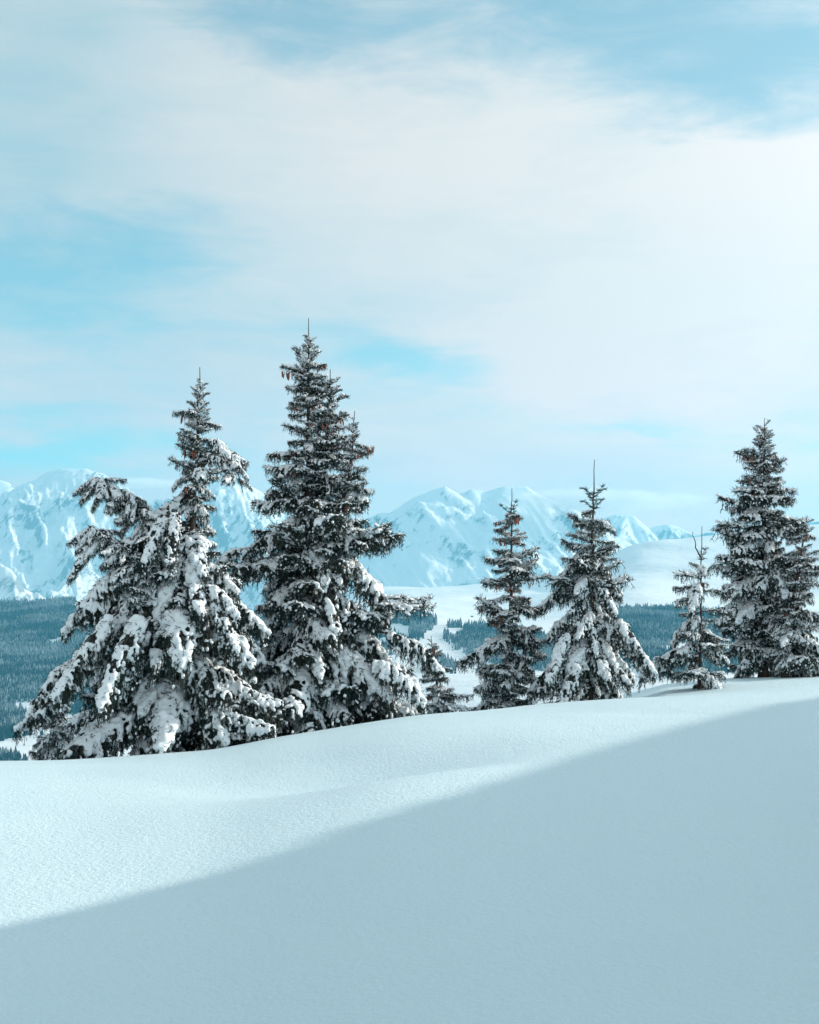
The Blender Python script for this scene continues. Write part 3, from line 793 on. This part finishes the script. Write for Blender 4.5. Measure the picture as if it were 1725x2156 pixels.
# ------------------------------------------------------------------ trees
def build_tree(name, label, Y, stems, seed, group='snow laden spruces along the ridge', density=1.0, n_cones=0, trunk_r=0.10, whorl=0.0, kinds=None, extra=None, snow_skip=0.0, wide=1.0):
    rng = random.Random(seed)
    b0 = stems[0]['trunk'][0]
    x0 = (b0[0] - CX) / FPX * Y
    zb = gz(x0, Y)
    root = link(name, None); root.location = (x0, Y, zb); root.empty_display_size = 0.3
    tag(root, label, 'tree', group)
    O = Vector((x0, Y, zb))
    placed = []
    for si, st in enumerate(stems):
        dY = st.get('dy', 0.0)
        pts = [W(px, py, Y) + Vector((0, dY, 0)) for px, py in st['trunk']]
        if si == 0:
            pts = [Vector((x0, Y, zb - 0.5))] + [p for p in pts if p.z > zb + 0.05]
        P = np.array([tuple(p - O) for p in pts])
        # resample the stem
        seg = np.r_[0, np.cumsum(np.linalg.norm(np.diff(P, axis=0), axis=1))]; tot = seg[-1]
        q = np.linspace(0, tot, max(8, int(tot / 0.18)))
        C = np.stack([np.interp(q, seg, P[:, k]) for k in range(3)], 1)
        C[1:-1, :2] += np.array([[rng.gauss(0, 0.008), rng.gauss(0, 0.008)] for _ in range(len(C) - 2)])
        r0 = st.get('r', trunk_r if si == 0 else trunk_r * 0.5)
        rad = r0 * (1 - q / tot) ** 1.15 + 0.006
        tv, tf = tube(C, rad, 8)
        link('trunk' if si == 0 else 'stem', np_mesh('trunk', tv, tf, [M_BARK], smooth=True), root)
        rows = st.get('rows')
        if not rows: continue
        rz = np.array([(HY - r_[0]) / FPX * Y - O.z for r_ in rows])[::-1]
        rl = np.array([(r_[1] - CX) / FPX * Y - O.x for r_ in rows])[::-1]
        rr = np.array([(r_[2] - CX) / FPX * Y - O.x for r_ in rows])[::-1]
        ztop = C[-1, 2]; zlo = max(rz[0], 0.05)
        H = ztop
        z = ztop - st.get('bare', 0.28)
        az = rng.random() * 6.28; k = 0
        gap = 0.105 / (density * st.get('dens', 1.0))
        while z > zlo - 0.12:
            if whorl and z < ztop - 0.5:
                # boughs gather in whorls
                zt = ztop - 0.3 - whorl * round((ztop - 0.3 - z) / whorl) + rng.gauss(0, 0.085)
            else: zt = z + rng.gauss(0, 0.05)
            az += 2.39996 + rng.gauss(0, 0.25); k += 1
            f = (ztop - zt) / H                      # 0 top, 1 ground
            z -= gap * (2.4 if f < st.get('bare_to', 0.0) else 1.0) * (0.30 + 0.10 * min(1, f * 3)) * (0.8 if f < 0.15 else 1.0)
            zz = min(max(zt, rz[0]), rz[-1])
            cx = np.interp(zt, C[:, 2], C[:, 0]); cy = np.interp(zt, C[:, 2], C[:, 1])
            wl = max(0.12, cx - np.interp(zz, rz, rl)); wr = max(0.12, np.interp(zz, rz, rr) - cx)
            ca, sa = math.cos(az), math.sin(az)
            side = wr if ca > 0 else wl
            ext = side * ca * ca + (0.45 * (wl + wr)) * sa * sa
            ext *= (rng.uniform(0.72, 1.06) if rng.random() < 0.62 else rng.uniform(0.38, 0.72)) * wide
            if st.get('kinds'): kind = rng.choice(st['kinds'])
            elif f < st.get('bare_to', 0.0): kind = 'bare'
            elif f < 0.10: kind = 'tip'
            elif f < 0.30: kind = 'up' if rng.random() < 0.75 else 'mid'
            else:
                kk = kinds or [(0.62, {'mid': 5, 'up': 1, 'low': 1}), (1.1, {'low': 4, 'mid': 3, 'drape': 1, 'heavy': 2})]
                for lim, ch in kk:
                    if f < lim: break
                kind = rng.choices(list(ch), list(ch.values()))[0]
            if kind == 'bare': ext = max(ext, 0.22)
            pr = rng.choice(PROTO[kind])
            sc = ext / max(0.25, pr['tip'][0])
            if kind in ('tip', 'bare'): sc = min(sc, 1.1)

            sc = max(0.35, min(sc, 1.75 if kind != 'drape' else 1.5))
            zbase = zt - pr['tip'][2] * sc
            lim = 0.0 if st.get('kinds') else 0.12
            if zbase > ztop - lim: zbase = ztop - lim - rng.random() * 0.1
            bx = np.interp(zbase, C[:, 2], C[:, 0]); by = np.interp(zbase, C[:, 2], C[:, 1])
            placed.append((pr, (bx, by, zbase), az, sc, rng.gauss(0, 0.12 if f < 0.5 else 0.07), kind))
        if si == 0:                                  # short boughs low on the trunk, half buried
            for k in range(int(16 * density)):
                zt = rng.uniform(0.02, 1.1); az += 2.39996 + rng.gauss(0, 0.3)
                zz = min(max(zt, rz[0]), rz[-1]); cx = np.interp(zt, C[:, 2], C[:, 0]); cy = np.interp(zt, C[:, 2], C[:, 1])
                ext = (np.interp(zz, rz, rr) - cx) if math.cos(az) > 0 else (cx - np.interp(zz, rz, rl))
                kind = rng.choice(['mid', 'low', 'heavy', 'mid']); pr = rng.choice(PROTO[kind])
                sc = max(0.35, min(1.4, ext * rng.uniform(0.45, 0.85) / pr['tip'][0]))
                placed.append((pr, (cx, cy, zt), az, sc, rng.gauss(0, 0.06), kind))
    for e in (extra or []):
        # a chosen bough: kind, base (px, py), turn from +x in degrees, scale, depth offset
        kind, px, py, deg, sc, dy = e
        p = W(px, py, Y) - O
        placed.append((rng.choice(PROTO[kind]), (p.x, p.y + dy, p.z), R(deg), sc, 0.0, kind))
    tips = []
    for pr, loc, az, sc, tilt, kind in placed:
        b = link('bough', pr['mesh'], root)
        b.location = loc; b.rotation_euler = (rng.gauss(0, 0.12), tilt, az)
        fl = 1 if rng.random() < 0.5 else -1
        b.scale = (sc, sc * fl, sc * rng.uniform(0.92, 1.08))
        if pr['snow'] is not None and rng.random() >= snow_skip:
            link('snow', pr['snow'], b)['kind'] = 'stuff'
        if kind in ('up', 'mid', 'open') : tips.append((pr, loc, az, sc))
    if n_cones and tips:
        tips.sort(key=lambda q: -q[1][2]); tips = tips[:max(6, int(len(tips) * 0.7))]
        front = [q for q in tips if math.sin(q[2]) < 0.35] or tips
        for k in range(n_cones):
            pr, loc, az, sc = front[int(len(front) * rng.random() ** 1.4)]
            a = pr['axis'][int(len(pr['axis']) * rng.uniform(0.55, 0.97))] * sc
            p = Vector((a[0] * math.cos(az) - a[1] * math.sin(az), a[0] * math.sin(az) + a[1] * math.cos(az), a[2])) + Vector(loc)
            for j in range(1 + (rng.random() < 0.5)):
                c = link('cone', CONE, root)
                c.location = p + Vector((rng.gauss(0, 0.03), rng.gauss(0, 0.03) - 0.03, -0.03))
                c.rotation_euler = (rng.gauss(0, 0.15), rng.gauss(0, 0.15), rng.random() * 6)
                s_ = rng.uniform(0.8, 1.15); c.scale = (s_, s_, s_)
    print(name, len(placed), 'boughs')
    return root

def build_trees():
    heavy = [(0.55, {'mid': 4, 'heavy': 3, 'low': 2}), (1.2, {'drape': 5, 'heavy': 3, 'low': 3})]
    # tallest spruce with three leaders
    build_tree('spruce_tree', 'tallest spruce, with three pointed leaders and red cones, centre left', 24.5, [
        dict(trunk=[(655, 1560), (652, 1200), (648, 900), (650, 670)], bare=0.30, rows=[
            (715, 634, 668), (790, 590, 690), (830, 600, 695), (880, 586, 705), (950, 553, 730), (1000, 540, 755), (1050, 535, 785), (1100, 535, 805), (1140, 505, 825),
            (1190, 468, 800), (1230, 495, 830), (1280, 520, 860), (1340, 530, 860), (1400, 490, 890), (1450, 430, 905), (1500, 370, 920), (1545, 380, 905)]),
        dict(trunk=[(668, 1040), (690, 930), (695, 775)], dy=0.12, r=0.045, bare=0.15, dens=0.9, rows=[(800, 683, 712), (840, 672, 732), (900, 665, 745), (960, 660, 755), (1030, 650, 765)]),
        dict(trunk=[(690, 1160), (735, 1020), (748, 868)], dy=-0.15, r=0.045, bare=0.15, dens=0.9, rows=[(900, 732, 762), (950, 715, 775), (1000, 705, 782), (1050, 700, 802), (1130, 690, 848), (1160, 690, 840)]),
    ], 11, n_cones=34, trunk_r=0.14, density=1.15,
        extra=[('low', 560, 1430, 200, 1.35, -0.7), ('low', 610, 1440, 215, 1.3, -0.9), ('low', 560, 1470, 190, 1.2, -0.9), ('heavy', 770, 1390, -25, 1.25, -0.6), ('heavy', 800, 1330, -10, 1.2, -0.3), ('heavy', 560, 1190, 185, 0.9, -0.4), ('heavy', 540, 1160, 200, 0.8, -0.4), ('open', 790, 1275, -5, 0.95, -0.2), ('open', 800, 1262, 8, 0.85, 0.1), ('mid', 740, 1130, 0, 0.85, -0.2), ('low', 640, 1390, 183, 1.35, -0.2), ('low', 645, 1430, 190, 1.45, -0.4), ('mid', 650, 1495, 180, 1.5, -0.3), ('mid', 648, 1525, 196, 1.45, -0.5), ('low', 640, 1340, 172, 1.2, 0.1), ('mid', 650, 1460, 205, 1.4, -0.4), ('low', 690, 1400, -8, 1.3, -0.2), ('mid', 690, 1480, -4, 1.5, -0.3)])
    # broken-looking spruce at the left
    build_tree('spruce_tree', 'drooping spruce with bent side tops, largest at the left', 22.3, [
        dict(trunk=[(352, 1600), (378, 1350), (402, 1150), (415, 980), (421, 773)], bare=0.24, rows=[
            (815, 405, 438), (860, 382, 446), (890, 358, 452), (930, 352, 470), (980, 362, 480), (1030, 355, 455), (1080, 385, 450), (1130, 315, 465), (1180, 250, 475), (1230, 215, 520),
            (1290, 150, 530), (1340, 140, 545), (1400, 115, 560), (1450, 100, 560), (1500, 88, 560), (1550, 80, 560), (1590, 70, 560)], dens=1.0),
        dict(trunk=[(385, 1300), (330, 1140), (285, 1050), (213, 1008)], dy=-0.25, r=0.05, bare=0.0, dens=1.3, kinds=['heavy', 'low', 'drape', 'mid'], rows=[(1005, 210, 240), (1040, 225, 305), (1090, 245, 330), (1150, 285, 370), (1250, 300, 400)]),
        dict(trunk=[(365, 1330), (310, 1190), (262, 1150), (200, 1110)], dy=-0.5, r=0.035, bare=0.0, dens=1.2, kinds=['heavy', 'low', 'drape', 'mid'], rows=[(1105, 195, 245), (1140, 180, 262), (1200, 195, 300), (1280, 220, 350)]),
        dict(trunk=[(410, 1020), (455, 945), (490, 955), (515, 1040)], dy=-0.2, r=0.03, bare=0.02, rows=None),
    ], 23, n_cones=5, trunk_r=0.13, density=1.1, kinds=heavy,
        extra=[('heavy', 440, 930, -10, 0.45, -0.25), ('heavy', 455, 940, -50, 0.45, -0.25), ('low', 465, 950, -20, 0.40, -0.2), ('heavy', 440, 960, -40, 0.5, -0.3), ('low', 430, 990, -80, 0.45, -0.3), ('heavy', 475, 955, 10, 0.40, -0.2), ('low', 485, 970, -70, 0.40, -0.2), ('heavy', 490, 985, -20, 0.35, -0.2), ('low', 498, 1000, -100, 0.35, -0.2), ('low', 445, 930, 60, 0.40, 0.1), ('mid', 470, 950, 120, 0.35, -0.1), ('heavy', 500, 1010, 30, 0.28, -0.2),
               ('drape', 370, 1090, 250, 0.8, -0.6), ('drape', 385, 1085, 275, 0.8, -0.6),
               ('drape', 275, 1290, 225, 1.25, -0.9), ('drape', 330, 1290, 250, 1.35, -0.9), ('drape', 245, 1340, 205, 1.2, -0.8), ('drape', 190, 1385, 200, 1.0, -0.9), ('heavy', 425, 1235, -20, 0.85, -0.6), ('drape', 455, 1260, -50, 0.8, -0.7),
               ('heavy', 250, 1265, 190, 0.9, -0.3), ('heavy', 350, 1190, 195, 0.7, -0.3), ('drape', 210, 1150, 260, 0.55, -0.55), ('drape', 240, 1130, 240, 0.5, -0.55), ('low', 420, 1390, -5, 1.1, -0.3), ('mid', 415, 1480, 2, 1.25, -0.4), ('mid', 415, 1535, -10, 1.2, -0.5), ('heavy', 430, 1320, -15, 1.0, -0.2), ('low', 415, 1440, -25, 1.1, -0.5), ('mid', 400, 1100, 175, 0.8, -0.1), ('mid', 395, 1140, 190, 0.9, -0.3)])
    build_tree('spruce_tree', 'small brownish spruce half hidden behind the left edge of the drooping spruce', 25.5, [
        dict(trunk=[(128, 1620), (120, 1520), (116, 1424)], bare=0.12, rows=[(1450, 105, 128), (1480, 92, 140), (1530, 66, 160), (1590, 45, 175)])], 31, trunk_r=0.05)
    build_tree('spruce_tree', 'small slim spruce just behind the right side of the tallest spruce', 31.0, [
        dict(trunk=[(928, 1530), (920, 1440), (908, 1338)], bare=0.12, rows=[(1360, 897, 920), (1390, 886, 932), (1430, 880, 945), (1470, 885, 962), (1500, 880, 975)])], 37, n_cones=8, trunk_r=0.055,
        extra=[('open', 930, 1462, 0, 0.65, -0.2), ('open', 930, 1480, -12, 0.7, -0.3)])
    build_tree('spruce_tree', 'slender open spruce with red cones, left of the centre right pair', 27.5, [
        dict(trunk=[(1073, 1495), (1076, 1250), (1078, 1028)], bare=0.28, bare_to=0.09, rows=[
            (1070, 1064, 1092), (1100, 1050, 1105), (1150, 1036, 1118), (1185, 1005, 1145), (1215, 1012, 1140), (1250, 1030, 1125), (1275, 1000, 1140), (1310, 1020, 1130), (1330, 968, 1155), (1370, 990, 1150), (1400, 955, 1140), (1430, 985, 1150), (1480, 960, 1150)])],
        41, n_cones=24, trunk_r=0.075, wide=1.14, density=1.0, whorl=0.30, kinds=[(0.62, {'up': 3, 'open': 4, 'mid': 3}), (1.2, {'mid': 4, 'open': 3, 'low': 3, 'heavy': 1})])
    build_tree('spruce_tree', 'cone shaped spruce with bare forked top and heavy snow skirt', 27.0, [
        dict(trunk=[(1240, 1490), (1245, 1250), (1252, 968)], bare=0.40, bare_to=0.19, rows=[
            (1040, 1226, 1282), (1060, 1224, 1280), (1090, 1195, 1312), (1110, 1205, 1300), (1140, 1188, 1312), (1180, 1150, 1330), (1230, 1150, 1320), (1270, 1138, 1335), (1330, 1150, 1335), (1380, 1148, 1342), (1430, 1112, 1348), (1480, 1100, 1356)])],
        43, trunk_r=0.085, density=1.05, whorl=0.26, kinds=[(0.52, {'up': 3, 'mid': 4, 'open': 2, 'heavy': 1}), (1.2, {'drape': 5, 'heavy': 3, 'low': 2})],
        extra=[('drape', 1210, 1390, 245, 1.0, -0.6), ('drape', 1195, 1330, 225, 0.9, -0.5), ('drape', 1285, 1300, -35, 0.95, -0.4)])
    build_tree('spruce_sapling', 'young thin spruce with forked bare top and snow clumps, beside the right pair', 28.5, [
        dict(trunk=[(1472, 1442), (1475, 1300), (1478, 1108)], bare=0.50, bare_to=0.16, dens=0.7, r=0.04, rows=[
            (1180, 1440, 1515), (1200, 1424, 1526), (1240, 1400, 1528), (1270, 1400, 1540), (1300, 1386, 1530), (1330, 1400, 1530), (1370, 1376, 1530), (1400, 1380, 1556), (1432, 1382, 1560)]),
        dict(trunk=[(1477, 1175), (1466, 1155), (1459, 1120)], r=0.012, rows=None)],
        48, trunk_r=0.04, wide=1.2, density=0.56, kinds=[(0.6, {'open': 5, 'heavy': 2}), (1.2, {'open': 4, 'heavy': 3})])
    build_tree('spruce_tree', 'tall dark spruce at the right edge, left one of the pair', 32.0, [
        dict(trunk=[(1606, 1425), (1608, 1200), (1610, 880)], bare=0.16, rows=[
            (905, 1590, 1625), (930, 1568, 1635), (965, 1548, 1658), (1000, 1556, 1655), (1040, 1502, 1680), (1085, 1500, 1700), (1150, 1494, 1705), (1200, 1502, 1705), (1260, 1496, 1710), (1330, 1508, 1715), (1400, 1530, 1710)])],
        53, n_cones=14, trunk_r=0.13, density=1.05)
    build_tree('spruce_tree', 'shorter dense spruce cut off by the right edge of the picture', 31.2, [
        dict(trunk=[(1650, 1425), (1672, 1250), (1700, 1085)], bare=0.12, rows=[
            (1110, 1685, 1712), (1150, 1668, 1735), (1200, 1655, 1745), (1260, 1640, 1755), (1330, 1625, 1765), (1400, 1615, 1770)])],
        59, n_cones=5, trunk_r=0.12, density=1.0)
build_trees()

# ------------------------------------------------------------------ small far things on the valley slopes
def far_trees():
    groups = {
        'stand': ('far_spruce', 'small snowy spruce in the clump at the top of the far piste', 'tight stand of spruces beside the far piste'),
        'lone': None}
    rng = random.Random(9)
    meshes = []
    for k in range(4):
        v, f = cone_tree(7, random.Random(40 + k), 5); meshes.append(np_mesh('far_spruce', v, f, [M_FFOREST]))
    def put(px, py, Y, h, label, group):
        z = float(valley_z(np.array([px], float), np.array([Y], float))[0])
        o = link('far_spruce', rng.choice(meshes)); o.location = ((px - CX) / FPX * Y, Y, z - 0.8)
        o.rotation_euler[2] = rng.random() * 6; w_ = h * rng.uniform(1.0, 1.3); o.scale = (w_, w_, h)
        tag(o, label, 'tree', group)
    def Y_at(px, py):
        Y = np.linspace(1800, 6000, 1500); z = valley_z(np.full(1500, float(px)), Y); q = HY - z / Y * FPX
        return float(Y[np.argmin(np.abs(q - py))])
    for i in range(16):
        px = 944 + 26 * (i % 8) / 7 + rng.gauss(0, 1.0); py = 1318 + (i // 8) * 3.5 + rng.gauss(0, 0.8)
        put(px, py, Y_at(px, py), rng.uniform(20, 26), 'snow dusted spruce in the tight clump at the top of the far piste', 'tight clump of spruces beside the far piste')
    for px, py, h, lab in ((918, 1309, 20, 'lone small spruce on the far crest just left of the clump'), (951, 1417, 18, 'lone dark spruce on the open snow below the far piste'),
                           (1011, 1312, 13, 'lone tiny spruce on the snowfield right of the clump'), (88, 1553, 22, 'left one of two spruces standing alone in the valley clearing'),
                           (116, 1549, 20, 'right one of two spruces standing alone in the valley clearing'), (141, 1522, 14, 'small spruce at the back of the valley clearing'),
                           (868, 1400, 10, 'tiny spruce on the far piste near the slim spruce')):
        put(px, py, Y_at(px, py), h, lab, 'lone far spruces')
    # chairlift pylons, chairs and a hut
    def pylon(px, py, h, label):
        Y = Y_at(px, py); z = float(valley_z(np.array([px], float), np.array([Y]))[0])
        root = link('lift_pylon', None); root.location = ((px - CX) / FPX * Y, Y, z); tag(root, label, 'pylon', 'chairlift pylons')
        v, f = tube([(0, 0, -1), (0, 0, h * 0.5), (0, 0, h)], [0.9, 0.75, 0.6], 10); link('mast', np_mesh('mast', v, f, [M_STEEL], smooth=True), root)
        v, f = tube([(-3.6, 0, h - 0.3), (0, 0, h + 0.1), (3.6, 0, h - 0.3)], [0.35, 0.5, 0.35], 8); link('crossarm', np_mesh('crossarm', v, f, [M_STEEL]), root)
        for sx in (-3.6, 3.6):
            v, f = tube([(sx, -2.2, h - 0.9), (sx, 0, h - 0.6), (sx, 2.2, h - 0.9)], [0.3, 0.4, 0.3], 8); link('sheave_assembly', np_mesh('sheave_assembly', v, f, [M_STEEL]), root)
        return Y
    pylon(954, 1371, 16, 'dark chairlift pylon standing on the far piste')
    pylon(1368, 1431, 15, 'faint chairlift pylon on the far slope beside the sapling')
    def chair(px, py, label):
        Y = 3650.0; p = W(px, py, Y)
        root = link('lift_chair', None); root.location = p; tag(root, label, 'chairlift chair', 'chairlift chairs above the far piste')
        v, f = tube([(0, 0, 4.2), (0, 0, 2.2), (0, 0.5, 1.5), (0, 0.5, 0.9)], [0.14] * 4, 6); link('hanger', np_mesh('hanger', v, f, [M_STEEL]), root)
        def bx(name, c, h):
            vs = [(c[0] + a * h[0], c[1] + b * h[1], c[2] + d * h[2]) for d in (-1, 1) for b in (-1, 1) for a in (-1, 1)]
            link(name, np_mesh(name, vs, [(0, 2, 3, 1), (4, 5, 7, 6), (0, 1, 5, 4), (2, 6, 7, 3), (0, 4, 6, 2), (1, 3, 7, 5)], [M_STEEL]), root)
        bx('seat', (0, 0, 0), (1.5, 0.5, 0.15)); bx('backrest', (0, 0.5, 0.65), (1.5, 0.1, 0.45)); bx('footrest', (0, -0.6, -0.8), (1.2, 0.1, 0.08))
    chair(927, 1347, 'upper chair of the far chairlift'); chair(945, 1355, 'middle chair of the far chairlift'); chair(974, 1374, 'lower chair of the far chairlift')
    px, py = 994, 1297
    Y = 5200.0; z = float(valley_z(np.array([px], float), np.array([Y]))[0])
    hut = link('mountain_hut', None); hut.location = ((px - CX) / FPX * Y, Y, z); tag(hut, 'tiny dark hut on the snowfield above the forest', 'hut')
    vs = [(-5, -4, -2), (5, -4, -2), (5, 4, -2), (-5, 4, -2), (-5, -4, 4), (5, -4, 4), (5, 4, 4), (-5, 4, 4), (-5, 0, 6.4), (5, 0, 6.4)]
    me = bpy.data.meshes.new('wall'); me.from_pydata(vs, [], [(0, 1, 5, 4), (2, 3, 7, 6), (1, 2, 6, 9, 5), (3, 0, 4, 8, 7)]); me.materials.append(M_WOOD); link('wall', me, hut)
    for sy in (-1, 1):
        vs = [(-5.8, 0, 6.8), (5.8, 0, 6.8), (5.8, sy * 5, 3.9), (-5.8, sy * 5, 3.9), (-5.8, 0, 7.5), (5.8, 0, 7.5), (5.8, sy * 5.1, 4.6), (-5.8, sy * 5.1, 4.6)]
        link('roof_slope', np_mesh('roof_slope', vs, [(0, 1, 2, 3), (7, 6, 5, 4), (0, 4, 5, 1), (3, 2, 6, 7), (0, 3, 7, 4), (1, 5, 6, 2)], [M_FSNOW]), hut)
far_trees()
